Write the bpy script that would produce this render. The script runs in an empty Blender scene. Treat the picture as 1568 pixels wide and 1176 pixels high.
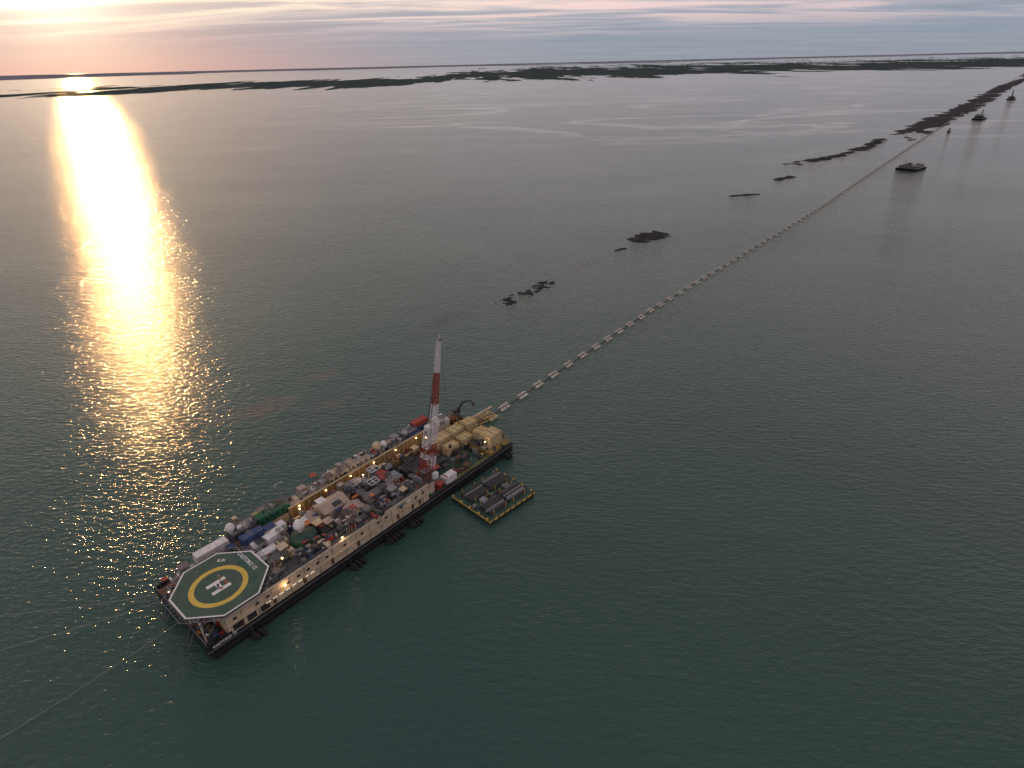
import bpy, math, random
from mathutils import Vector, Matrix, noise
random.seed(12)
rnd=random.uniform
sc=bpy.context.scene
def link(o,parent=None):
    sc.collection.objects.link(o)
    if parent: o.parent=parent
    return o
def empty(name,loc=(0,0,0),rot=0,parent=None):
    o=bpy.data.objects.new(name,None); o.location=loc; o.rotation_euler=(0,0,rot); o.empty_display_size=1
    return link(o,parent)

# ------------------------------------------------------------------ camera
H=120.0; FPX=914.0; TH=math.atan(491.5/914); RL=0.0236
cd=bpy.data.cameras.new('camera'); co=link(bpy.data.objects.new('camera',cd))
r0=Vector((1,0,0)); u0=Vector((0,math.sin(TH),math.cos(TH))); fw=Vector((0,math.cos(TH),-math.sin(TH)))
R=math.cos(RL)*r0-math.sin(RL)*u0; U=math.sin(RL)*r0+math.cos(RL)*u0
co.matrix_world=Matrix(((R.x,U.x,-fw.x,0),(R.y,U.y,-fw.y,0),(R.z,U.z,-fw.z,H),(0,0,0,1)))
cd.sensor_width=36; cd.lens=FPX/1568*36; cd.clip_end=400000; cd.clip_start=1; sc.camera=co
sc.view_settings.view_transform='Standard'

# ------------------------------------------------------------------ materials
MATS={}
def mat(name,col,rough=.7,var=.35,scale=.8,metal=0,emit=0,spec=.5):
    if name in MATS: return MATS[name]
    m=bpy.data.materials.new(name); m.use_nodes=True; nt=m.node_tree; N=nt.nodes; L=nt.links; b=N['Principled BSDF']
    b.inputs['Roughness'].default_value=rough; b.inputs['Metallic'].default_value=metal; b.inputs['Specular IOR Level'].default_value=spec
    if emit:
        b.inputs['Emission Color'].default_value=(*col,1); b.inputs['Emission Strength'].default_value=emit
    tc=N.new('ShaderNodeTexCoord'); n=N.new('ShaderNodeTexNoise'); n.inputs['Scale'].default_value=scale; n.inputs['Detail'].default_value=4; n.inputs['Roughness'].default_value=.7
    r=N.new('ShaderNodeValToRGB'); e=r.color_ramp.elements
    e[0].position=.3; e[1].position=.7
    e[0].color=(*[c*(1-var) for c in col],1); e[1].color=(*[min(1,c*(1+var*.5)) for c in col],1)
    L.new(tc.outputs['Object'],n.inputs[0]); L.new(n.outputs[0],r.inputs[0]); L.new(r.outputs[0],b.inputs['Base Color'])
    MATS[name]=m; return m
mat('hull_black',(.012,.012,.014),.5); mat('deck_green',(.025,.07,.05),.7,.5,.4); mat('deck_grey',(.05,.052,.052),.8,.5,.5)
mat('beige',(.52,.43,.31),.7,.35,.5); mat('beige_light',(.56,.49,.39),.7,.35,.5); mat('ochre',(.28,.17,.06),.7,.4,.5)
mat('white',(.64,.65,.66),.5,.25); mat('grey',(.2,.21,.23),.6,.4); mat('dark',(.03,.032,.037),.6,.5); mat('steel',(.1,.1,.11),.5,.4)
mat('red',(.28,.035,.025),.6,.3); mat('blue',(.03,.06,.16),.6,.3); mat('green',(.02,.13,.06),.6,.3); mat('yellow',(.5,.34,.08),.6,.3)
mat('cream',(.52,.43,.27),.7,.3); mat('tan_roof',(.38,.3,.25),.8,.25,.4); mat('rust',(.13,.07,.04),.9,.5); mat('helideck_green',(.035,.09,.07),.75,.3,.6)
mat('marking_white',(.7,.71,.71),.7,.2,2); mat('marking_yellow',(.62,.45,.08),.7,.25,2); mat('tyre',(.015,.015,.015),.9,.3); mat('tyre_rim',(.33,.33,.33),.8,.3)
mat('glass',(.02,.03,.04),.15,.1); mat('lamp_warm',(1,.62,.25),.5,0,1,0,10); mat('lamp_white',(1,.82,.55),.5,0,1,0,.6); mat('orange',(.45,.14,.04),.6,.3)
mat('pipe_coat',(.04,.042,.045),.55,.4); mat('skin',(.3,.17,.1)); mat('mud',(.032,.034,.042),.95,.5,.15,0,0,.1); mat('teal_tarp',(.08,.18,.2),.6,.3)
mat('float_grey',(.56,.53,.45),.7,.3,.3); mat('rope',(.24,.24,.22),.8,.2); mat('crane_white',(.62,.62,.63),.5,.1)
CL=['grey','grey','steel','dark','dark','dark','grey','blue','red','deck_grey','white','rust','tan_roof','steel','beige','deck_grey','beige_light','beige','cream','tan_roof']

class B:
    def __init__(s): s.v=[]; s.f=[]; s.m=[]; s.names=[]
    def mi(s,n):
        if n not in s.names: s.names.append(n)
        return s.names.index(n)
    def add(s,vs,fs,m):
        o=len(s.v); s.v+= [tuple(v) for v in vs]; i=s.mi(m)
        for f in fs: s.f.append([o+k for k in f]); s.m.append(i)
    def box(s,x0,y0,z0,x1,y1,z1,m,rot=0,taper=0,top=None):
        cx,cy=(x0+x1)/2,(y0+y1)/2; hx,hy=(x1-x0)/2,(y1-y0)/2; c,n=math.cos(rot),math.sin(rot)
        vs=[]
        for z,t in ((z0,0),(z1,taper)):
            for a,b in ((-1,-1),(1,-1),(1,1),(-1,1)):
                x=a*(hx-t); y=b*(hy-t); vs.append((cx+x*c-y*n,cy+x*n+y*c,z))
        s.add(vs,[(3,2,1,0),(0,1,5,4),(1,2,6,5),(2,3,7,6),(3,0,4,7)],m); s.add(vs[4:],[(0,1,2,3)],top or m)
    def cyl(s,p0,p1,r,m,seg=8,r1=None,cap=True):
        p0=Vector(p0); p1=Vector(p1); d=(p1-p0)
        if d.length<1e-6: return
        q=d.to_track_quat('Z','Y'); r1=r if r1 is None else r1; vs=[]
        for p,rr in ((p0,r),(p1,r1)):
            for i in range(seg):
                t=2*math.pi*i/seg; vs.append(p+q@Vector((rr*math.cos(t),rr*math.sin(t),0)))
        fs=[(i,(i+1)%seg,seg+(i+1)%seg,seg+i) for i in range(seg)]
        if cap: fs+= [tuple(range(seg))[::-1],tuple(range(seg,2*seg))]
        s.add(vs,fs,m)
    def dome(s,c,r,m,seg=16,rings=10,zs=1,full=True):
        vs=[];fs=[]
        lo=-math.pi/2 if full else 0
        for j in range(rings+1):
            ph=lo+(math.pi/2-lo)*j/rings
            for i in range(seg):
                t=2*math.pi*i/seg; vs.append((c[0]+r*math.cos(ph)*math.cos(t),c[1]+r*math.cos(ph)*math.sin(t),c[2]+zs*r*math.sin(ph)))
        for j in range(rings):
            for i in range(seg): fs.append((j*seg+i,j*seg+(i+1)%seg,(j+1)*seg+(i+1)%seg,(j+1)*seg+i))
        s.add(vs,fs,m)
    def torus(s,c,axis,R_,r,m,seg=16,ms=8):
        q=Vector(axis).to_track_quat('Z','Y'); vs=[];fs=[]
        for i in range(seg):
            t=2*math.pi*i/seg
            for j in range(ms):
                p=2*math.pi*j/ms; vs.append(Vector(c)+q@Vector(((R_+r*math.cos(p))*math.cos(t),(R_+r*math.cos(p))*math.sin(t),r*math.sin(p))))
        for i in range(seg):
            for j in range(ms): fs.append((i*ms+j,((i+1)%seg)*ms+j,((i+1)%seg)*ms+(j+1)%ms,i*ms+(j+1)%ms))
        s.add(vs,fs,m)
    def prism(s,pts,z0,z1,m,top=None):
        n=len(pts); vs=[(p[0],p[1],z0) for p in pts]+[(p[0],p[1],z1) for p in pts]
        s.add(vs,[(i,(i+1)%n,n+(i+1)%n,n+i) for i in range(n)],m); s.add(vs[n:],[tuple(range(n))],top or m)
    def gable(s,x0,y0,x1,y1,z0,z1,zr,m,roof,along='x'):
        s.box(x0,y0,z0,x1,y1,z1,m)
        o=.3
        if along=='x':
            ym=(y0+y1)/2; vs=[(x0-o,y0-o,z1+.02),(x1+o,y0-o,z1+.02),(x1+o,ym,zr),(x0-o,ym,zr),(x0-o,y1+o,z1+.02),(x1+o,y1+o,z1+.02)]
            s.add(vs,[(0,1,2,3),(3,2,5,4),(0,3,4),(1,5,2)],roof)
        else:
            xm=(x0+x1)/2; vs=[(x0-o,y0-o,z1+.02),(x0-o,y1+o,z1+.02),(xm,y1+o,zr),(xm,y0-o,zr),(x1+o,y0-o,z1+.02),(x1+o,y1+o,z1+.02)]
            s.add(vs,[(0,3,2,1),(3,4,5,2),(0,4,3),(1,2,5)],roof)
    def container(s,cx,cy,z,l,w,h,m,rot=0):
        s.box(cx-l/2,cy-w/2,z,cx+l/2,cy+w/2,z+h,m,rot)
        c,n=math.cos(rot),math.sin(rot)
        def T(x,y): return (cx+x*c-y*n,cy+x*n+y*c)
        k=max(2,int(l/.9))
        for i in range(k+1):
            x=-l/2+l*i/k
            for sy in (-1,1):
                a=T(x,sy*(w/2+.03)); s.cyl((a[0],a[1],z+.02),(a[0],a[1],z+h),.06,m,4,cap=False)
            if i%2==0:
                a=T(x,-w/2);b=T(x,w/2); s.cyl((a[0],a[1],z+h+.02),(b[0],b[1],z+h+.02),.05,m,4,cap=False)
    def rail(s,pts,z,m='steel',h=1.1,closed=False,step=1.8):
        P=[Vector((p[0],p[1],z)) for p in pts]
        if closed: P.append(P[0])
        for a,b in zip(P,P[1:]):
            for hh in (h,h*.5): s.cyl(a+Vector((0,0,hh)),b+Vector((0,0,hh)),.045,m,4,cap=False)
            n=max(1,int((b-a).length/step))
            for i in range(n+1):
                p=a.lerp(b,i/n); s.cyl(p,p+Vector((0,0,h)),.045,m,4,cap=False)
    def clutter(s,x0,y0,x1,y1,z,n,hmax=2.2,smax=2.6,pal=CL):
        for _ in range(n):
            x=rnd(x0,x1); y=rnd(y0,y1); k=random.random(); m=random.choice(pal); rot=random.choice((0,0,0,math.pi/2,rnd(0,3)))
            if k<.4:
                w=rnd(.6,smax)/2; d=rnd(.5,smax*.7)/2; h=rnd(.4,hmax)
                s.box(x-w,y-d,z-.05,x+w,y+d,z+h,m,rot); s.box(x-w*.6,y-d*.6,z+h-.02,x+w*.5,y+d*.6,z+h+rnd(.1,.35),random.choice(pal),rot)
            elif k<.55:
                r=rnd(.25,.8); h=rnd(.6,hmax); s.cyl((x,y,z-.05),(x,y,z+h),r,m,10); s.cyl((x,y,z+h),(x,y,z+h+.2),r*.5,'steel',8)
            elif k<.7:
                a=random.choice((0,math.pi/2)); l=rnd(1,smax*1.2)/2; r=rnd(.25,.6); dx,dy=math.cos(a)*l,math.sin(a)*l
                s.cyl((x-dx,y-dy,z+r+.15),(x+dx,y+dy,z+r+.15),r,m,10)
                s.box(x-.3,y-.3,z-.05,x+.3,y+.3,z+r,'steel')
            elif k<.85:
                l=rnd(1.5,smax*1.8)/2; a=random.choice((0,math.pi/2,rnd(0,3)))
                for i in range(random.randint(2,5)):
                    o=i*.22; ca,sa=math.cos(a),math.sin(a)
                    s.cyl((x-ca*l-sa*o,y-sa*l+ca*o,z+.2),(x+ca*l-sa*o,y+sa*l+ca*o,z+.2),.09,m,5)
            else:
                h=rnd(1.2,hmax*1.6); w=rnd(.5,1.2)
                for ax in (-w,w):
                    for ay in (-w,w): s.cyl((x+ax,y+ay,z-.05),(x+ax,y+ay,z+h),.08,m,4)
                s.box(x-w-.1,y-w-.1,z+h,x+w+.1,y+w+.1,z+h+.12,random.choice(pal))
    def build(s,name,parent=None,smooth=False):
        me=bpy.data.meshes.new(name); me.from_pydata(s.v,[],s.f)
        for n in s.names: me.materials.append(MATS[n])
        me.polygons.foreach_set('material_index',s.m)
        if smooth: me.polygons.foreach_set('use_smooth',[True]*len(s.f))
        me.update(); return link(bpy.data.objects.new(name,me),parent)
def text(name,body,loc,rot,size,m,parent,ext=.01):
    c=bpy.data.curves.new(name,'FONT'); c.body=body; c.size=size; c.align_x='CENTER'; c.align_y='CENTER'; c.offset=.03; c.extrude=ext
    c.materials.append(MATS[m]); o=link(bpy.data.objects.new(name,c),parent); o.location=loc; o.rotation_euler=rot; return o

# ------------------------------------------------------------------ pipelay barge
ANG=math.radians(49.36); AX,AY=-70.4,91.27
barge=empty('pipelay_barge',(AX,AY,0),ANG)
Lb,Wb=107.6,28.4
b=B()  # hull with raked ends
hv=[(1.6,0,-1),(Lb-1.5,0,-1),(Lb-1.5,Wb,-1),(1.6,Wb,-1),(0,0,2.2),(Lb,0,2.2),(Lb,Wb,2.2),(0,Wb,2.2),(0,0,4),(Lb,0,4),(Lb,Wb,4),(0,Wb,4)]
b.add(hv,[(0,1,5,4),(4,5,9,8),(1,2,6,5),(5,6,10,9),(2,3,7,6),(6,7,11,10),(3,0,4,7),(7,4,8,11)],'hull_black')
b.add(hv[8:],[(0,1,2,3)],'deck_grey')
b.box(-.15,-.18,3.0,Lb+.15,-.001,3.35,'steel'); b.box(-.15,-.15,1.4,Lb,-.002,1.55,'dark')
for i in range(36): b.box(i*3+.5,-.14,.2,i*3+.7,-.003,3.0,'dark')
b.box(0.02,.05,4,6,.3,5.0,'hull_black'); b.box(0.02,Wb-.3,4,40,Wb-.05,5.0,'hull_black'); b.box(0.03,.3,4,.25,Wb-.3,4.9,'hull_black')
b.build('hull',barge)
text('hull_name','CASTORO 12',(4.0,-.2,4.1),(math.pi/2,0,0),.95,'marking_white',barge)

# helideck
b=B(); HX,HY,HR=9.85,10.35,10.45
def octo(r): 
    q=r*math.tan(math.pi/8); return [(HX+x,HY+y) for x,y in ((-r,-q),(-q,-r),(q,-r),(r,-q),(r,q),(q,r),(-q,r),(-r,q))]
b.prism(octo(HR),10.1,10.5,'steel','marking_white'); b.prism(octo(HR-.4),10.4,10.506,'helideck_green')
def ring(cx,cy,ri,ro,z,m,n=64):
    vs=[]
    for i in range(n):
        t=2*math.pi*i/n; vs+= [(cx+ri*math.cos(t),cy+ri*math.sin(t),z),(cx+ro*math.cos(t),cy+ro*math.sin(t),z)]
    b.add(vs,[(2*i,2*i+1,2*((i+1)%n)+1,2*((i+1)%n)) for i in range(n)],m)
RX,RY=9.1,9.7
ring(RX,RY,5.45,6.7,10.512,'marking_yellow')
def quad(x0,y0,x1,y1,z,m): b.add([(x0,y0,z),(x1,y0,z),(x1,y1,z),(x0,y1,z)],[(0,1,2,3)],m)
quad(RX-2.3,RY+.95,RX+2.3,RY+2.0,10.513,'marking_white'); quad(RX-2.3,RY-2.0,RX+2.3,RY-.95,10.513,'marking_white'); quad(RX-.55,RY-.95,RX+.55,RY+.95,10.513,'marking_white')
quad(RX+1.4,RY-.6,RX+2.1,RY+.4,10.52,'red'); quad(RX-.2,RY-1.5,RX+.4,RY-.8,10.52,'red')
O1=octo(HR+.02); O2=octo(HR+1.3)
for i in range(8):
    a0,a1=Vector(O1[i]),Vector(O1[(i+1)%8]); c0,c1=Vector(O2[i]),Vector(O2[(i+1)%8])
    b.cyl((*c0,10.65),(*c1,10.65),.07,'grey',5)
    for j in range(7):
        p=a0.lerp(a1,j/6); q=c0.lerp(c1,j/6); b.cyl((*p,10.35),(*q,10.65),.05,'grey',4)
    m0=a0.lerp(c0,.5);m1=a1.lerp(c1,.5); b.cyl((*m0,10.5),(*m1,10.5),.04,'steel',4)
for x in (1,5.5,10,14.5,18.5):
    for y in (2.5,10,18):
        b.cyl((x,y,3.95),(x,y,10.15),.22,'beige_light',8)
    b.box(x-.15,1,9.6,x+.15,20,10.1,'steel')
for y in (2.5,10,18):
    b.box(.2,y-.15,9.3,19.5,y+.15,9.6,'steel')
    for x in (1,5.5,10,14.5): b.cyl((x,y,4.2),(x+4.5,y,9.4),.11,'steel',5)
for y in range(0,20,2): b.cyl((1,y+1,4.3 if y%4 else 9.5),(1,y+3,9.5 if y%4 else 4.3),.1,'steel',5)
for i in range(14): b.box(20.4+i*.3,3,10.2-i*.2,20.75+i*.3,4.4,10.28-i*.2,'grey')
b.build('helideck',barge)
text('helideck_name','CASTORO 12',(17.7,12.2,10.52),(0,0,-math.pi/2),1.45,'marking_white',barge,.002)
text('helideck_load','8.3t',(13.6,17.4,10.52),(0,0,-math.pi/4),1.3,'marking_white',barge,.002)

# bow deck machinery
b=B()
b.clutter(.8,1,6,26,4,46,1.8,2.2,['red','green','steel','grey','blue','rust','white','dark','orange'])
b.clutter(1,21.5,19,27.5,4,60,3.2,2.5,['red','steel','grey','blue','rust','white','dark','dark','steel'])
for y in (4,10,16,22):
    b.cyl((3,y-1,5.1),(3,y+1,5.1),.7,'rust',12); b.torus((3,y-1,5.1),(0,1,0),.85,.1,'green',14,5); b.torus((3,y+1,5.1),(0,1,0),.85,.1,'green',14,5); b.box(2.2,y-1.3,4-.02,3.8,y+1.3,4.5,'steel')
b.rail([(0.2,.2),(0.2,28.2),(20,28.2)],5,'grey')
for y in (8,20):
    for dy in (-1,1): b.cyl((-1.4,y+dy,1.2),(.2,y+dy,4.6),.16,'steel',6)
    b.cyl((-1.4,y-1,1.2),(-1.4,y+1,1.2),.16,'steel',6)
b.build('bow_machinery',barge)

# starboard superstructure wall
b=B()
b.box(5.2,.12,3.98,68.4,6.0,9.3,'beige',0,0,'deck_grey')
b.box(5.2,.02,9.3,68.4,.4,9.62,'beige_light')
u=5.2
while u<68:
    b.box(u,.04,4.1,u+.12,.119,9.28,'steel'); u+=rnd(3.2,5)
for i in range(22): 
    u=7+i*2.8
    if random.random()<.6: b.box(u,.06,7.4,u+.9,.118,8.1,'glass')
    if random.random()<.25: b.box(u+1.3,.05,4.3,u+2.2,.117,6.4,'rust')
for i in range(8): b.box(15+i*1.75,.05,5.9,16.2+i*1.75,.116,6.4,'lamp_white')
b.box(5.2,-.55,6.9,68.4,.03,7.0,'beige'); b.rail([(5.2,-.5),(68.4,-.5)],7.0,'beige_light',.9)
b.box(60,.03,7.9,61.6,.11,8.9,'white'); b.box(56.5,.03,8.1,59.5,.11,8.7,'teal_tarp')
b.rail([(20,.25),(68,.25)],9.62,'grey')
b.clutter(20,.9,67,5.6,9.3,110,1.7,2.4,['dark','dark','steel','grey','deck_grey','beige','blue','beige_light','dark','grey','red','steel'])
for x in (26,40,53,63):
    b.cyl((x,.6,9.3),(x,.6,13.5),.12,'steel',6); b.box(x-.4,.2,13.4,x+.4,.8,13.7,'grey')
for u in (6.5,10,13.5): b.box(u,.05,4.4,u+2.3,.115,6.8,'dark')
b.build('starboard_deckhouse',barge)

# central deck
b=B()
b.box(20.2,6.0,3.98,68,20.2,6.6,'dark',0,0,'deck_grey')
b.container(23.6,20.8,8.2,6,2.6,2.4,'blue'); b.gable(22,17,25.8,19.6,6.6,8.6,9.6,'white','white')
b.container(27.5,16.5,8,5,2.5,2.3,'white',.1); b.container(27.2,20.0,8,5,2.4,2.2,'blue'); b.container(30,19,7.5,4,2.4,2.4,'white')
b.container(23,13,6.6,6,2.5,2.6,'white'); b.container(24,9.2,6.6,6,2.5,2.6,'steel')
b.cyl((32.6,10.4,6.5),(32.6,10.4,9.2),3.6,'green',20); b.dome((32.6,10.4,9.2),3.6,'deck_green',20,6,.35,False)
b.gable(41,12.5,49,18.5,6.6,9.6,11,'beige_light','tan_roof'); b.gable(37,13,40.6,17.5,6.6,8.8,9.8,'beige_light','tan_roof','y')
b.gable(46,7.5,51,11.5,6.6,9,10.1,'beige','tan_roof','y')
b.box(52.5,8,6.58,60,11,9.9,'grey',0,0,'steel'); b.box(61.5,9.5,6.57,67,14,9.4,'steel',0,0,'grey'); b.box(37,7,6.56,44.5,10.4,9.0,'steel',0,0,'dark')
for i in range(11):
    b.container(rnd(36,66),rnd(7,19.5),6.55,random.choice((3,6,6)),2.4,2.5,random.choice(['dark','steel','grey','beige_light','steel','dark','grey','blue','white']),random.choice((0,math.pi/2)))
for x,y in ((53,16),(57,12),(61,17)):
    for dx in (0,1.6,3.2):
        for dy in (0,1.4,2.8):
            b.cyl((x+dx,y+dy,6.5),(x+dx,y+dy,10.4),.1,'grey',4)
    for dx in (0,1.6,3.2): b.cyl((x+dx,y,10.4),(x+dx,y+2.8,10.4),.12,'white',4)
    for dy in (0,1.4,2.8): b.cyl((x,y+dy,10.4),(x+3.2,y+dy,10.4),.12,'white',4)
    b.box(x+.3,y+.3,6.5,x+2.9,y+2.5,8.8,'steel')
b.clutter(20.5,6.5,68,19.8,6.6,190,3.0,3.0)
b.clutter(34,6.5,68,19.5,8.5,40,1.5,2.2,['dark','steel','grey','blue','red','orange','beige','dark'])
b.cyl((30,24,10),(30,24,16),.15,'grey',6); b.cyl((36,26,10),(36,26,17.5),.15,'grey',6); b.cyl((34.6,26,17),(37.4,26,17),.1,'white',5)
b.build('central_deck_modules',barge)

# pipe production tunnel (firing line)
b=B()
b.box(36,20.2,3.98,92,23.4,5.0,'rust')
b.box(36,23.3,4.98,92,23.6,9.4,'ochre')
for i in range(28):
    x=36.5+i*2; b.box(x,23.14,5,x+.16,23.29,9.4,'beige')
b.box(36,23.1,9.2,92,23.7,9.5,'cream')
b.cyl((36,21.8,6.1),(121,21.8,4.2),.45,'beige',10)
for i in range(18): 
    x=38+i*3; b.box(x,21.1,5,x+.5,22.5,5.7,'yellow'); 
    if i%3==0: b.box(x+1,20.4,5,x+2.6,21.2,7.2,'steel'); b.box(x+1.1,22.9,8.4,x+1.5,23.12,8.6,'lamp_warm')
b.clutter(38,20.4,90,23,5.0,60,1.6,1.6,['ochre','cream','beige','rust','red','steel','orange'])
b.build('pipe_firing_line',barge)

# port superstructure
b=B()
b.box(19,23.7,3.98,93,28.3,8.0,'beige',0,0,'deck_grey')
b.container(14.5,25.5,6.4,8.5,2.6,3.2,'white'); b.box(10,23.8,3.95,19,27.5,6.4,'steel')
mods=[(20,27,10.0,'steel','grey'),(27.5,37,10.2,'green','green'),(37.5,41,9,'grey','beige_light'),(41.5,50,9.6,'beige','grey'),(50.5,58,10.6,'cream','tan_roof'),(58.6,66,11.0,'beige_light','tan_roof'),(66.5,69,10,'grey','white'),(74,80,10,'grey','dark'),(80.5,86,11,'steel','grey')]
for a,c,z,m,r in mods:
    b.box(a,24.2,7.95,c,28.0,z,m,0,0,r); b.rail([(a,24.2),(c,24.2),(c,28),(a,28)],z,'grey',closed=True)
    for i in range(int((c-a)/1.6)): b.box(a+.5+i*1.6,24.13,z-1.3,a+1.2+i*1.6,24.19,z-.6,'glass')
    b.clutter(a+.6,24.8,c-.6,27.5,z,int((c-a)*.9),.9,1.6,['grey','white','steel','beige','dark'])
b.gable(27.5,24.3,31,28,10.2,10.6,11.1,'green','green'); 
b.clutter(20,24.2,92,28,8.0,110,2.2,2)
b.clutter(20,23.9,92,28.1,8.0,60,3.2,1.5,['dark','steel','grey','red','blue','beige','grey'])
b.dome((70.7,26.6,11.0),1.5,'cream'); b.cyl((70.7,26.6,7.9),(70.7,26.6,10.5),.9,'beige_light',12)
b.dome((73.2,26.2,10.6),1.2,'white'); b.cyl((73.2,26.2,7.9),(73.2,26.2,10),.7,'beige_light',12)
b.container(88.5,26.6,8,6,2.5,2.6,'blue'); b.container(89,26.4,10.65,6,2.5,1.6,'red')
b.container(84.5,25,8,5,2.5,2.4,'blue')
for i in range(10):
    t0=math.pi*i/10;t1=math.pi*(i+1)/10
    y=lambda t:25-math.cos(t)*2.6
    z=lambda t:8.5+math.sin(t)*1.5
    b.add([(94,y(t0),z(t0)),(99.5,y(t0),z(t0)),(99.5,y(t1),z(t1)),(94,y(t1),z(t1))],[(0,1,2,3)],'white')
b.box(94,22.4,3.95,99.5,27.6,8.5,'beige_light'); b.clutter(94,22,100,27,8.6,8,1.9,1.6,['steel','grey','white'])
b.rail([(19,28.25),(93,28.25)],8,'grey')
b.build('port_deckhouse',barge)
b=B(); b.dome((32.4,11.2,12.6),1.55,'white'); b.cyl((32.4,11.2,9.5),(32.4,11.2,11.4),.7,'beige_light',12)
b.dome((20.6,26,11.6),1.25,'white'); b.cyl((20.6,26,4),(20.6,26,10.6),.6,'white',12); b.dome((22.6,25.2,10.8),.7,'white'); b.build('radomes',barge,smooth=True)

# aft deck
b=B()
b.box(68.5,.4,3.99,107.2,20,4.12,'deck_green')
b.container(78.6,1.9,4.1,4.6,2.5,2.5,'white'); b.container(73.8,1.6,4.1,1.6,1.8,2.2,'red'); b.box(77,.8,4.1,77.2,3,6.9,'red')
for i,(x0,y0) in enumerate(((74,13.2),(80.5,13.6),(80.5,8.8))):
    for r in range(4):
        for c in range(6-r//2): b.cyl((x0-3,y0+c*.62+.31*(r%2),4.45+r*.55),(x0+3.6,y0+c*.62+.31*(r%2),4.45+r*.55),.29,'pipe_coat',8)
    for xx in (x0-2,x0+2.6):
        for yy in (y0-.45,y0+3.6): b.box(xx-.1,yy-.1,4.1,xx+.1,yy+.1,7,'steel')
b.clutter(70,6,92,19.5,4.1,80,1.8,2.2,['dark','steel','grey','red','rust','dark','blue','dark','steel'])
b.clutter(69,.8,92,6,4.1,26,1.4,1.8,['dark','steel','grey','red','rust'])
def stack(x,y,z,l,w,n,m='cream'):
    for k in range(n):
        h=.85; zz=z+k*1.12; e=rnd(-.12,.12)
        for j in range(3):
            yy=y-w/2+w*(j+.5)/3
            b.box(x-l/2+e,yy-w/6.6,zz,x+l/2+e,yy+w/6.6,zz+h,m)
        for xx in (-.38,0,.38): b.box(x+xx*l-.15,y-w/2-.1,zz+h-.02,x+xx*l+.15,y+w/2+.1,zz+h+.26,'yellow')
for (x,y,z,l,w,n) in ((90.5,17.6,4.1,6,4,4),(90.2,12.6,4.1,5,3.2,3),(97,17.5,4.1,5.6,4,4),(103.6,17,4.1,5,4,4),(97,12.6,4.1,5,3.6,3),(101.2,4.2,5.6,6.2,4.6,4),(101.6,9.2,5.6,4.6,3.6,3)):
    stack(x,y,z,l,w,n)
b.box(96.8,1.2,3.95,106.5,11.5,5.6,'yellow',0,0,'steel'); 
b.rail([(96.9,1.3),(106.4,1.3),(106.4,11.3)],5.6,'yellow')
b.clutter(93,1,107,19,4.1,75,2.6,2,['steel','steel','rust','dark','grey','dark','yellow'])
b.clutter(101,19,107,27.5,4.05,40,3.2,2.4,['yellow','steel','rust','dark','rust','dark','orange'])
b.rail([(80,.3),(107.3,.3),(107.3,28)],4,'yellow')
b.build('aft_deck_equipment',barge)
# stinger
b=B()
for y in (20.2,23.4):
    b.cyl((105,y,4.4),(121.5,y,.9),.25,'yellow',8); b.cyl((105,y,2.6),(121.5,y,-.3),.25,'yellow',8)
    for i in range(8):
        t=i/8; t2=(i+.5)/8; b.cyl((105+16.5*t,y,4.4-3.5*t),(105+16.5*t2,y,2.6-2.9*t2),.14,'yellow',5)
for i in range(9):
    t=i/8; b.cyl((105+16.5*t,20.2,4.4-3.5*t),(105+16.5*t,23.4,4.4-3.5*t),.22,'cream',6)
b.box(117.5,19.2,-.2,122,20.4,.9,'cream'); b.box(117.5,23.2,-.2,122,24.4,.9,'cream')
b.build('stinger',barge)
kc=empty('knuckle_boom_crane',(AX,AY,0),ANG)
b=B(); kx,ky=106,25
b.cyl((kx,ky,3.9),(kx,ky,7.5),.7,'dark',12); b.box(kx-.9,ky-.8,7.4,kx+.9,ky+.8,8.8,'dark')
b.cyl((kx,ky,8.5),(kx+2.0,ky-1.2,11.6),.42,'dark',8); b.cyl((kx+2.0,ky-1.2,11.6),(kx+4.2,ky-3,11.9),.36,'dark',8,.28); b.cyl((kx+4.2,ky-3,11.9),(kx+5,ky-3.6,10.2),.25,'dark',8)
b.cyl((kx+.8,ky-.4,8.6),(kx+1.7,ky-1,10.4),.2,'grey',6); b.box(kx+4.6,ky-4,9.6,kx+5.4,ky-3.2,10.3,'rust')
b.build('crane_arm',kc)
b=B()
for x,n in ((11,1),(39.5,2),(52,3),(60.6,2)):
    for i in range(n+1):
        c=(x-1+i*1.4,-1.7,.7); b.torus(c,(1,.35,.12*i),1.05,.42,'tyre',18,8); b.torus(c,(1,.35,.12*i),.7,.12,'tyre_rim',14,5)
    b.cyl((x-2,-1.7,.7),(x+n*1.4,-1.7,.7),.5,'tyre',10)
    b.cyl((x-1,-1.7,.9),(x-1,-.05,4),.05,'steel',4)
for y,x in ((2.2,Lb+.9),(8,Lb+.9)):
    for i in range(2): b.torus((x,y+i*1.2,1.6),(.2,1,0),.9,.4,'tyre',18,8)
b.torus((Lb-3,-1,1),(1,0,0),.9,.4,'tyre',18,8);b.torus((Lb-4.4,-1,1),(1,0,0),.9,.4,'tyre',18,8)
b.build('tyre_fenders',barge,smooth=True)
lamps=[(38,.3,10.4),(20.3,-.3,8.2),(7,2,9),(38,20.6,9.5),(24,6.5,10),(60,20.5,8.5),(96,2,9.5),(1,19,9),(86,20,9)]
b=B()
for x,y,z in lamps:
    b.cyl((x,y,z-1.5),(x,y,z-.2),.07,'steel',5); b.dome((x,y,z),.23,'lamp_warm',8,6)
b.build('deck_lamps',barge)
for x,y,z in lamps:
    l=bpy.data.lights.new('lamp','POINT'); l.energy=140; l.color=(1,.62,.28); l.shadow_soft_size=.25
    o=link(bpy.data.objects.new('deck_lamp_light',l),barge); o.location=(x,y-.35,z)

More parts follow.
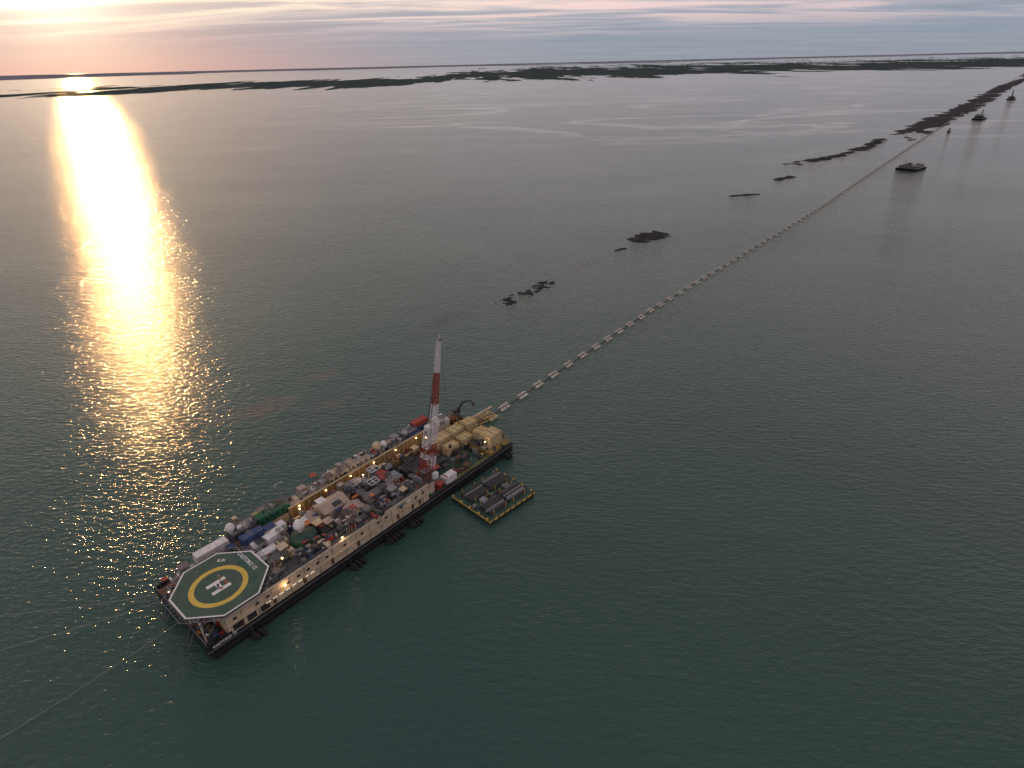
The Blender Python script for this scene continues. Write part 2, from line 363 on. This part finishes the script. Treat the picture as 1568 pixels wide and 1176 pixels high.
def person(b,x,y,z,m,ang=0):
    c,s_=math.cos(ang),math.sin(ang)
    for d in (-.11,.11):
        px,py=x+d*c,y+d*s_
        b.cyl((px,py,z),(x+d*.8*c,y+d*.8*s_,z+.88),.075,m,8,.1)
        b.cyl((x+d*2*c,y+d*2*s_,z+1.42),(x+d*2.6*c,y+d*2.6*s_,z+.8),.06,m,6,.045)
    b.cyl((x,y,z+.85),(x,y,z+1.48),.17,m,10,.2); b.cyl((x,y,z+1.46),(x,y,z+1.58),.07,'skin',8); b.dome((x,y,z+1.68),.12,'skin',10,8,1.15); b.dome((x,y,z+1.72),.14,'white',10,5,.8,False)
for i,(x,y,z) in enumerate(((8.7,8.7,10.51),(10.1,10.9,10.51))):
    b=B(); person(b,x,y,z,'orange' if i else 'blue',i); o=b.build('deck_worker',None); o.location=(AX,AY,0); o.rotation_euler=(0,0,ANG)

# ------------------------------------------------------------------ lattice crane
cr=empty('lattice_boom_crane',(AX,AY,0),ANG)
b=B(); cx,cy=71.2,3.3
b.cyl((cx,cy,3.9),(cx,cy,8.6),2.0,'beige',16); b.cyl((cx,cy,8.6),(cx,cy,9.1),2.5,'steel',16)
b.box(cx-3.2,cy-1.7,9.1,cx+1.6,cy+1.7,11.2,'rust'); b.box(cx-3.8,cy-1.6,9.3,cx-3.1,cy+1.6,11.2,'grey'); b.box(cx+.2,cy-3.0,9.4,cx+2.0,cy-1.8,11.2,'white'); b.box(cx+2.0,cy-2.9,10,cx+2.06,cy-1.9,11,'glass')
b.rail([(cx-3,cy-1.7),(cx+1.6,cy-1.7),(cx+1.6,cy+1.7),(cx-3,cy+1.7)],11.2,'red',closed=True)
b.clutter(cx-3,cy-1.2,cx,cy+1.2,11.2,6,1,1.2,['red','dark','steel'])
def lattice(b,p0,p1,w0,w1,n,bands,side=Vector((0,1,0)),r=.15,pinch=True):
    p0=Vector(p0);p1=Vector(p1); d=(p1-p0).normalized(); up=d.cross(side).normalized(); sd_=side
    def col(t):
        for e,m in bands:
            if t<=e: return m
        return bands[-1][1]
    def cn(t):
        w=(w0+(w1-w0)*t)*(min(1,.35+t*8) if pinch else 1)/2; p=p0.lerp(p1,t); return [p+sd_*w*a+up*w*c for a,c in ((-1,-1),(1,-1),(1,1),(-1,1))]
    for i in range(n):
        t,t2=i/n,(i+1)/n; A_,B_=cn(t),cn(t2); m=col((t+t2)/2)
        for k_ in range(4):
            b.cyl(A_[k_],B_[k_],r,m,5); b.cyl(A_[k_],B_[(k_+1)%4],r*.6,m,4); b.cyl(A_[(k_+1)%4],B_[k_],r*.6,m,4); b.cyl(A_[k_],A_[(k_+1)%4],r*.6,m,4)
tip=Vector((79.8,2.3,52.3)); foot=Vector((cx+1.4,cy-.2,10.6))
lattice(b,foot,tip,2.0,.8,30,[(.12,'crane_white'),(.24,'red'),(.52,'crane_white'),(.76,'red'),(1,'crane_white')],r=.13)
mt=Vector((cx+3.0,cy+.6,25.5)); mb=Vector((cx-.4,cy+.4,9.1))
lattice(b,mb,mt,3.0,1.6,10,[(.15,'crane_white'),(.35,'red'),(.5,'crane_white'),(.62,'red'),(1,'crane_white')],r=.15,pinch=False)
b.box(mt.x-.9,mt.y-1,25.1,mt.x+.9,mt.y+1,25.9,'crane_white'); b.box(mt.x-1.3,mt.y-.6,23,mt.x-.7,mt.y+.6,24.2,'grey')
for dy in (-.6,.6):
    b.cyl((mt.x,mt.y+dy,25.7),tip+Vector((0,dy*.4,0)),.06,'dark',4); b.cyl((mt.x,mt.y+dy,25.7),tip+Vector((-1.6,dy*.4,-8)),.06,'dark',4)
b.cyl(tip,tip+Vector((.4,0,1.6)),.08,'crane_white',5); b.box(tip.x-.5,tip.y-.6,tip.z-.3,tip.x+.6,tip.y+.6,tip.z+.3,'grey')
b.cyl(tip+Vector((.5,0,0)),tip+Vector((.8,0,-36)),.04,'dark',4); b.box(tip.x+.5,tip.y-.35,tip.z-37,tip.x+1.1,tip.y+.35,tip.z-36,'dark')
b.build('crane_body_and_boom',cr)

# ------------------------------------------------------------------ pipe supply barge
pc=empty('pipe_supply_barge',(AX+.6513*84.6+.7588*11.4,AY+.7588*84.6-.6513*11.4,0),ANG-math.radians(5))
b=B(); l,w=9.7,8.6
b.add([(-l+.8,-w,-.6),(l-.8,-w,-.6),(l-.8,w,-.6),(-l+.8,w,-.6),(-l,-w,1.5),(l,-w,1.5),(l,w,1.5),(-l,w,1.5)],[(0,1,5,4),(1,2,6,5),(2,3,7,6),(3,0,4,7)],'hull_black')
b.add([(-l,-w,1.5),(l,-w,1.5),(l,w,1.5),(-l,w,1.5)],[(0,1,2,3)],'deck_green')
b.box(-l,-w-.12,.85,l,-w-.001,1.62,'yellow')
for i in range(8): b.box(-l+1.2+i*2.4,-w-.3,.1,-l+1.6+i*2.4,-w-.121,1.7,'dark')
for s_ in (-1,1):
    for i in range(5): b.box(s_*(l-.35)-.25,-w+1+i*3.9,1.48,s_*(l-.35)+.25,-w+1.5+i*3.9,2.0,'yellow')
    b.box(s_*l-.1,-w,1.3,s_*l+.1,w,1.66,'yellow' if s_<0 else 'steel')
for y0 in (-6.6,1.6):
    for (xa,xb) in ((-7.6,-.3),(.6,8)):
        for r in range(2):
            for c in range(9-r): 
                e=rnd(-.35,.35); b.cyl((xa+e,y0+c*.62+.31*r,1.85+r*.5),(xb+e,y0+c*.62+.31*r,1.85+r*.5),.27,random.choice(('pipe_coat','pipe_coat','steel','deck_grey','grey')),8)
        for xx in (xa+1.2,xb-1.2): b.box(xx-.12,y0-.6,1.49,xx+.12,y0+5.6,1.62,'rust'); b.box(xx-.1,y0-.6,1.49,xx+.1,y0-.4,3.2,'yellow'); b.box(xx-.1,y0+5.4,1.49,xx+.1,y0+5.6,3.2,'yellow')
b.clutter(-9,-1,9,1,1.5,14,.7,1,['steel','rust','grey','blue'])
b.build('barge_hull_and_pipes',pc)

# ------------------------------------------------------------------ floating pipeline
WP=[Vector((-7.6,198.2)),Vector((79,307)),Vector((272,533)),Vector((539,862)),Vector((3169,4073)),Vector((6600,8250))]
fl=empty('floating_pipeline')
b=B()
for p,q in zip(WP,WP[1:]): b.cyl((p.x,p.y,.0),(q.x,q.y,.0),.3,'pipe_coat',8,cap=False)
b.build('pipe_string',fl)
b=B(); d=7.0
def at(s_):
    for p,q in zip(WP,WP[1:]):
        L_=(q-p).length
        if s_<=L_: return p+(q-p)*(s_/L_),(q-p).normalized()
        s_-=L_
    return WP[-1],(WP[-1]-WP[-2]).normalized()
while d<5600:
    c,t=at(d); a=math.atan2(t.y,t.x); n=Vector((-t.y,t.x)); a+=rnd(-.06,.06)
    off=rnd(-.2,.2)
    for sd_ in (-1,1):
        for e in (-1.35,1.35):
            q=c+n*(sd_*.95+off)+t*(e+sd_*.4)
            b.box(q.x-1.25,q.y-.5,-.2,q.x+1.25,q.y+.5,.6,'float_grey',a,.06)
    for e in (-1.6,0,1.6):
        q=c+t*e; b.box(q.x-.12,q.y-1.4,.58,q.x+.12,q.y+1.4,.7,'grey',a)
    d+=11.6+rnd(-.5,.5)
b.build('pipeline_floats',fl)

# ------------------------------------------------------------------ mooring cables
b=B()
def toW(x,y,z): return (AX+x*.6513-y*.7588,AY+x*.7588+y*.6513,z)
for (x,y),e in (((0,27),(-130,106)),((0,24),(-122.6,95.8)),((0,14),(-105,76))):
    P=Vector(toW(x,y,3.4)); E=Vector((e[0],e[1],.02)); E=P+(E-P)*1.6; prev=P
    for i in range(1,17):
        t=i/16; c=P.lerp(E,t); c.z=.05+3.3*max(0,1-t*1.1)**2; b.cyl(prev,c,.06,'rope',5); prev=c
b.build('mooring_cables')

# ------------------------------------------------------------------ spoil islets
def islet(name,pts,width,h,seed,amp=1.2,res=None,sc_=.09,lvl=.55):
    P=[Vector(p) for p in pts]; L_=sum((q-p).length for p,q in zip(P,P[1:])); nx=max(40,int(L_/(res or 1))); nx=min(nx,460); ny=34
    vs=[];fs=[]
    for i in range(nx+1):
        s_=L_*i/nx*1.16-L_*.08; ss=min(max(s_,0),L_); k=ss
        for p,q in zip(P,P[1:]):
            l=(q-p).length
            if k<=l+1e-6: break
            k-=l
        t=(q-p).normalized(); c=p+t*(k+(s_-ss)); n=Vector((-t.y,t.x))
        for j in range(ny+1):
            v=(j/ny*2-1); pos=c+n*v*width; 
            endf=min(1,max(0,(s_+L_*.08)/(.16*L_)))*min(1,max(0,(L_*1.08-s_)/(.16*L_)))
            e=endf*(1-v*v)-lvl
            q=Vector((pos.x*sc_,pos.y*sc_,seed)); z=h*(e+amp*noise.fractal(q,.9,2,6)*.6)
            vs.append((pos.x,pos.y,max(-.8,min(z,h))))
    for i in range(nx):
        for j in range(ny): a=i*(ny+1)+j; fs.append((a,a+ny+1,a+ny+2,a+1))
    me=bpy.data.meshes.new(name); me.from_pydata(vs,[],fs); me.materials.append(MATS['mud']); o=link(bpy.data.objects.new(name,me)); return o
islet('mud_islet',[(-6,316),(10,336),(27,358)],8,.5,3.3,1.6,.5,.24,.88)
islet('mud_islet',[(92,446),(107,456),(123,469)],14,1.4,8.1,.9,.5,.12)
islet('mud_islet',[(76,421),(85,427)],3,.8,5.1,.6,.3,.2)
islet('mud_islet',[(219,603),(250,610)],6,1.0,2.1,.8,.5,.12,.6)
islet('mud_islet',[(296,681),(325,706)],9,1.4,9.4,.8,.5,.1)
islet('mud_islet',[(368,796),(473,873),(540,945),(610,1033)],14,1.6,6.6,1.3,1.2,.07,.6)
islet('mud_bank',[(668,1066),(900,1340),(1135,1600),(1415,1935),(1960,2590),(2720,3440)],36,2.4,4.2,1.0,6,.024,.5)
islet('mud_bank',[(2700,3430),(4200,5300)],50,2.6,7.2,1.0,12,.014)

# ------------------------------------------------------------------ distant vessels
def work_barge(name,x,y,l,w,rot,kind):
    e=empty(name,(x,y,0),rot); b=B(); h=2.6
    b.add([(-l/2+1,-w/2,-.6),(l/2-1,-w/2,-.6),(l/2-1,w/2,-.6),(-l/2+1,w/2,-.6),(-l/2,-w/2,h),(l/2,-w/2,h),(l/2,w/2,h),(-l/2,w/2,h)],[(0,1,5,4),(1,2,6,5),(2,3,7,6),(3,0,4,7)],'hull_black')
    b.add([(-l/2,-w/2,h),(l/2,-w/2,h),(l/2,w/2,h),(-l/2,w/2,h)],[(0,1,2,3)],'grey')
    if kind==0:
        b.box(-l*.42,-w*.38,h-.02,l*.42,-w*.3,h+2.6,'steel',0,0,'grey'); b.box(-l*.42,w*.3,h-.02,l*.42,w*.38,h+2.6,'steel',0,0,'grey'); b.box(-l*.45,-w*.38,h-.01,-l*.42,w*.38,h+2.7,'steel',0,0,'grey'); b.box(l*.42,-w*.38,h-.01,l*.45,w*.38,h+2.7,'steel',0,0,'grey')
        b.box(-l*.4,-w*.29,h,l*.4,w*.29,h+.4,'dark'); b.container(l*.25,0,h+.4,5,4,2.5,'beige_light'); b.cyl((-l*.3,w*.2,h),(-l*.3,w*.2,h+9),.3,'steel',6)
    elif kind==1:
        b.box(-l*.4,-w*.35,h-.02,l*.1,w*.35,h+4,'dark'); b.box(-l*.35,-w*.3,h+4,-l*.1,w*.3,h+7,'grey'); b.box(-l*.34,-w*.31,h+5,-l*.11,w*.31,h+6,'glass')
        b.cyl((l*.3,0,h),(l*.3,0,h+6),1.2,'steel',10); lattice(b,(l*.3,0,h+6),(l*.62,0,h+13),1.6,.8,8,[(1,'dark')],r=.3)
    else:
        b.box(-l*.2,-w*.35,h-.02,l*.1,w*.35,h+5,'dark'); lattice(b,(0,0,h+5),(-l*.55,0,h+22),2.4,1.2,10,[(1,'dark')],r=.45); b.cyl((l*.15,0,h+4),(l*.15,0,h+12),.5,'dark',6); b.cyl((l*.15,0,h+12),(-l*.55,0,h+22),.15,'dark',4)
    for i in range(6): b.torus((-l/2+l*(i+.5)/6,-w/2-.3,1.4),(0,1,0),.8,.35,'tyre',10,5)
    b.clutter(-l*.4,-w*.4,l*.4,w*.4,h,26,2.5,3,['dark','steel','grey','dark','rust','beige']); b.build('hull_and_deck',e)
work_barge('hopper_barge',475.5,734,30,22,math.radians(38),0)
work_barge('dredging_barge',962,1313,46,20,math.radians(48),1)
work_barge('crane_barge',1432,1855,44,20,math.radians(50),2)
e=empty('tugboat',(760,1099,0),math.radians(50)); b=B()
b.prism([(-6,-2.3),(3,-2.3),(6.5,0),(3,2.3),(-6,2.3)],-.4,1.8,'hull_black','deck_grey'); b.box(-2,-1.5,1.78,2.5,1.5,4,'grey'); b.box(-.5,-1.2,4,2,1.2,6,'grey'); b.box(-.3,-1.23,4.8,2.04,1.23,5.6,'glass'); b.cyl((-1.3,0,4),(-1.3,0,6.4),.4,'red',8); b.cyl((.5,0,6),(.5,0,8.5),.1,'grey',5)
b.build('tug_hull_and_wheelhouse',e)

# ------------------------------------------------------------------ delta marsh and far shore
def landmat(name,c0,c1,s):
    mm=bpy.data.materials.new(name); mm.use_nodes=True; nt=mm.node_tree; N=nt.nodes; L=nt.links; bs=N['Principled BSDF']; bs.inputs['Roughness'].default_value=.95; bs.inputs['Specular IOR Level'].default_value=0
    tc=N.new('ShaderNodeTexCoord'); n=N.new('ShaderNodeTexNoise'); n.inputs['Scale'].default_value=s; n.inputs['Detail'].default_value=6; r=N.new('ShaderNodeValToRGB')
    r.color_ramp.elements[0].position=.35; r.color_ramp.elements[0].color=(*c0,1); r.color_ramp.elements[1].position=.7; r.color_ramp.elements[1].color=(*c1,1)
    L.new(tc.outputs['Object'],n.inputs[0]); L.new(n.outputs[0],r.inputs[0]); L.new(r.outputs[0],bs.inputs['Base Color']); return mm
m_marsh=landmat('marsh',(.04,.06,.062),(.08,.098,.094),.003); m_far=landmat('far_shore_hazed',(.17,.18,.22),(.23,.24,.28),.0006)  # far shore colour lightened to blue-grey to paint in distance haze
def lerp_tab(tab,x):
    if x<=tab[0][0]: return tab[0][1]
    for (a,va),(c,vc) in zip(tab,tab[1:]):
        if x<=c: return va+(vc-va)*(x-a)/(c-a)
    return tab[-1][1]
near=[(-790,31.8),(-690,30.4),(-480,27.5),(-390,25),(-180,23.8),(-130,23),(70,21),(220,23.5),(320,21),(520,22.4),(800,23.2),(1000,23)]
back=[(-790,25.5),(-690,26),(-600,23.6),(-480,21.5),(-390,18.5),(-180,18),(-130,16.0),(-60,10),(60,7),(220,6.5),(800,8.5),(1000,9)]
def land(name,material,K0,K1,NR,NA,fn):
    vs=[];fs=[]
    for j in range(NR+1):
        K=K0+(K1-K0)*(j/NR)
        for i in range(NA+1):
            T=-900+1850*i/NA; Y=124200/K; X=T/1035*Y; vs.append((X,Y,fn(X,Y,T,K)))
    for j in range(NR):
        for i in range(NA): a=j*(NA+1)+i; fs.append((a,a+1,a+NA+2,a+NA+1))
    me=bpy.data.meshes.new(name); me.from_pydata(vs,[],fs); me.materials.append(material); link(bpy.data.objects.new(name,me))
def f1(X,Y,T,K):
    nn=noise.fractal(Vector((X/260,Y/1300,1.7)),.6,2,6); n3=noise.fractal(Vector((X/1500,Y/3500,4.7)),.8,2,4)
    a=lerp_tab(near,T); c=lerp_tab(back,T)
    s1=((a-c)/2-abs(K-(a+c)/2))/2.4+nn*2.1+n3*1.7-lerp_tab([(-300,-.15),(-60,.35)],T)
    return max(-2,min(s1*3,3.4))
def f2(X,Y,T,K):
    n2=noise.fractal(Vector((X/4200,Y/9000,7.7)),.8,2,5)
    farK=lerp_tab([(-800,7),(-500,5.2),(-200,4),(100,3.4),(900,3.4)],T)
    return max(-3,min(((farK-K)+n2*1.8)*7,18+12*n2))
land('marsh_land',m_marsh,5,35,160,900,f1)
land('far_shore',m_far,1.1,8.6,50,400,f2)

# ------------------------------------------------------------------ water
me=bpy.data.meshes.new('sea_water'); S=160000
me.from_pydata([(-S,-S,0),(S,-S,0),(S,S,0),(-S,S,0)],[],[(0,1,2,3)]); sea=link(bpy.data.objects.new('sea_water',me))
m=bpy.data.materials.new('water'); m.use_nodes=True; nt=m.node_tree; N=nt.nodes; L=nt.links; b=N['Principled BSDF']; me.materials.append(m)
b.inputs['IOR'].default_value=1.33; b.inputs['Roughness'].default_value=.095
tc=N.new('ShaderNodeTexCoord'); OB=tc.outputs['Object']
def mapn(scale,rot,det,ns=1,rough=.5,dist=0):
    mp=N.new('ShaderNodeMapping'); mp.inputs['Scale'].default_value=scale; mp.inputs['Rotation'].default_value=(0,0,rot)
    n=N.new('ShaderNodeTexNoise'); n.inputs['Scale'].default_value=ns; n.inputs['Detail'].default_value=det; n.inputs['Roughness'].default_value=rough; n.inputs['Distortion'].default_value=dist
    L.new(OB,mp.inputs[0]); L.new(mp.outputs[0],n.inputs[0]); return n.outputs[0]
def M(op,a,c=None,cl=False):
    x=N.new('ShaderNodeMath'); x.operation=op; x.use_clamp=cl
    for i,v in enumerate((a,c)):
        if v is None: continue
        if isinstance(v,(int,float)): x.inputs[i].default_value=v
        else: L.new(v,x.inputs[i])
    return x.outputs[0]
def MR(v,a,c,d,e_):
    mr=N.new('ShaderNodeMapRange'); L.new(v,mr.inputs[0])
    for i,q in enumerate((a,c,d,e_)): mr.inputs[i+1].default_value=q
    return mr.outputs[0]
w1=mapn((.28,.68,1),.35,3); w2=mapn((.05,.1,1),-.3,1); w3=mapn((.9,1.9,1),.6,1)
# wind ripples: undulation, wavelets of 2-3 m and small chop
hgt=M('ADD',M('ADD',M('MULTIPLY',w1,1.0),M('MULTIPLY',w2,.6)),M('MULTIPLY',w3,.3))
slick=mapn((.0009,.0022,1),.5,5,1,.55,.9)
ridge=MR(M('ABSOLUTE',M('SUBTRACT',slick,.52)),.0,.03,0,1.0)
ss=N.new('ShaderNodeSeparateXYZ'); L.new(OB,ss.inputs[0])
# calm slicks exist only in the open, more sheltered water towards the delta
gate=M('MULTIPLY',MR(ss.outputs[1],450,1400,0,.85),MR(M('ADD',ss.outputs[0],M('MULTIPLY',ss.outputs[1],.3)),-300,200,0,1))
calm=M('SUBTRACT',1,M('MULTIPLY',gate,M('SUBTRACT',1,ridge)))
patch=MR(mapn((.006,.012,1),-.4,3),.35,.65,.82,1.12)
bp=N.new('ShaderNodeBump'); bp.inputs['Distance'].default_value=.62; L.new(M('MULTIPLY',M('MULTIPLY',calm,patch),.74,True),bp.inputs['Strength']); L.new(hgt,bp.inputs['Height']); L.new(bp.outputs[0],b.inputs['Normal'])
tb=mapn((.004,.004,1),0,3)
r=N.new('ShaderNodeValToRGB'); r.color_ramp.elements[0].position=.35; r.color_ramp.elements[0].color=(.031,.078,.068,1); r.color_ramp.elements[1].position=.68; r.color_ramp.elements[1].color=(.048,.094,.077,1); L.new(tb,r.inputs[0])
col=r.outputs[0]
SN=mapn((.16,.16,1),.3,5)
def painted_patch(cx_,cy_,rx,ry,rot,c,amt):
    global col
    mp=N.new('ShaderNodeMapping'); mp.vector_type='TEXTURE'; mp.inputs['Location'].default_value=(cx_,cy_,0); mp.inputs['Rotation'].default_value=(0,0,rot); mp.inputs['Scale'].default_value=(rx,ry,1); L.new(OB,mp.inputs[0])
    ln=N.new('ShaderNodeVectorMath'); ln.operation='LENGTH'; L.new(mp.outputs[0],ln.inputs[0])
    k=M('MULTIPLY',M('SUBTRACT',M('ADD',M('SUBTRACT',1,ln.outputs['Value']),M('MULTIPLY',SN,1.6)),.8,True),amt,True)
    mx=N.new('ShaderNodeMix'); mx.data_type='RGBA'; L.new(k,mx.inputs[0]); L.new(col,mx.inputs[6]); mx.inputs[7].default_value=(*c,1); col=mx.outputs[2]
painted_patch(-100,207,20,9,.6,(.135,.1,.08),.85); painted_patch(-74,210,14,6,.7,(.075,.08,.08),.9); painted_patch(-85,235,12,5,.7,(.11,.09,.075),.8); painted_patch(-35,297,26,10,.8,(.028,.036,.046),.9); painted_patch(50,390,30,10,.85,(.033,.045,.05),.8)  # brown patches are sky reflection painted into the water colour; others plain tints
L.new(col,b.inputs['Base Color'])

# ------------------------------------------------------------------ sky and sun
w=bpy.data.worlds.new('World'); sc.world=w; w.use_nodes=True; nt=w.node_tree; N=nt.nodes; L=nt.links
az=math.radians(-32.3); el=math.radians(6)
sd=Vector((math.sin(az)*math.cos(el),math.cos(az)*math.cos(el),math.sin(el)))
bg=N['Background']; bg.inputs[1].default_value=1
sky=N.new('ShaderNodeTexSky'); sky.sky_type='NISHITA'; sky.sun_disc=False; sky.sun_elevation=el; sky.sun_rotation=az
tc=N.new('ShaderNodeTexCoord'); G=tc.outputs['Generated']
sx=N.new('ShaderNodeSeparateXYZ'); L.new(G,sx.inputs[0]); Z=M('MAXIMUM',sx.outputs[2],0)
def mix(f_,a,c,mode='MIX'):
    x=N.new('ShaderNodeMix'); x.data_type='RGBA'; x.blend_type=mode
    for i,v in ((0,f_),(6,a),(7,c)):
        if isinstance(v,(int,float)): x.inputs[i].default_value=v
        elif isinstance(v,tuple): x.inputs[i].default_value=(*v,1)
        else: L.new(v,x.inputs[i])
    return x.outputs[2]
dt=N.new('ShaderNodeVectorMath'); dt.operation='DOT_PRODUCT'; L.new(G,dt.inputs[0]); dt.inputs[1].default_value=sd
dot=M('MAXIMUM',dt.outputs['Value'],0)
r=N.new('ShaderNodeValToRGB'); L.new(Z,r.inputs[0]); e=r.color_ramp.elements
e[0].position=0; e[0].color=(.29,.33,.39,1); e[1].position=1; e[1].color=(.29,.31,.34,1)
for p,c in ((.03,(.29,.34,.42)),(.05,(.36,.39,.47)),(.08,(.56,.52,.56)),(.16,(.48,.47,.49)),(.4,(.33,.35,.39))):
    x=e.new(p); x.color=(*c,1)
veil=r.outputs[0]
zz=M('ADD',Z,.05); cx_=M('DIVIDE',sx.outputs[0],zz); cy_=M('DIVIDE',sx.outputs[1],zz); cb=N.new('ShaderNodeCombineXYZ'); L.new(cx_,cb.inputs[0]); L.new(cy_,cb.inputs[1])
mp=N.new('ShaderNodeMapping'); mp.inputs['Scale'].default_value=(.3,1.0,1); mp.inputs['Rotation'].default_value=(0,0,.25); L.new(cb.outputs[0],mp.inputs[0])
n=N.new('ShaderNodeTexNoise'); n.inputs['Scale'].default_value=1; n.inputs['Detail'].default_value=7; n.inputs['Roughness'].default_value=.6; n.inputs['Distortion'].default_value=.6; L.new(mp.outputs[0],n.inputs[0])
k=MR(n.outputs[0],.45,.58,0,1)
hi=MR(Z,.03,.07,.05,1)
c1=mix(M('MULTIPLY',k,hi),veil,(.92,.68,.67))
dk=MR(n.outputs[0],.34,.46,.65,0)
c1=mix(dk,c1,(.27,.31,.39))
c2=mix(M('MULTIPLY',M('MULTIPLY',M('POWER',dot,18),MR(Z,0,.06,.85,.3)),.95),c1,(.57,.33,.36))
c2=mix(M('MULTIPLY',M('MULTIPLY',M('POWER',dot,9),M('MULTIPLY',M('ADD',M('MULTIPLY',k,.8),.2),MR(Z,.04,.075,0,1))),.95),c2,(1.08,.95,.72))
g1=mix(1,c2,mix(M('POWER',dot,180),(0,0,0),(.45,.36,.23)),'ADD')
kk=M('ADD',M('MULTIPLY',k,.7),.5)
g2=mix(1,g1,mix(M('MULTIPLY',M('POWER',dot,1000),kk),(0,0,0),(1.4,1.15,.75)),'ADD')
ns=mix(1,sky.outputs[0],(.1,.1,.1),'MULTIPLY')
fin=mix(.04,g2,ns)
L.new(fin,bg.inputs[0])
sl=bpy.data.lights.new('sun','SUN'); sl.energy=.9; sl.angle=math.radians(.55); sl.color=(1,.5,.17); so=link(bpy.data.objects.new('sun',sl))
so.rotation_euler=sd.to_track_quat('Z','Y').to_euler()
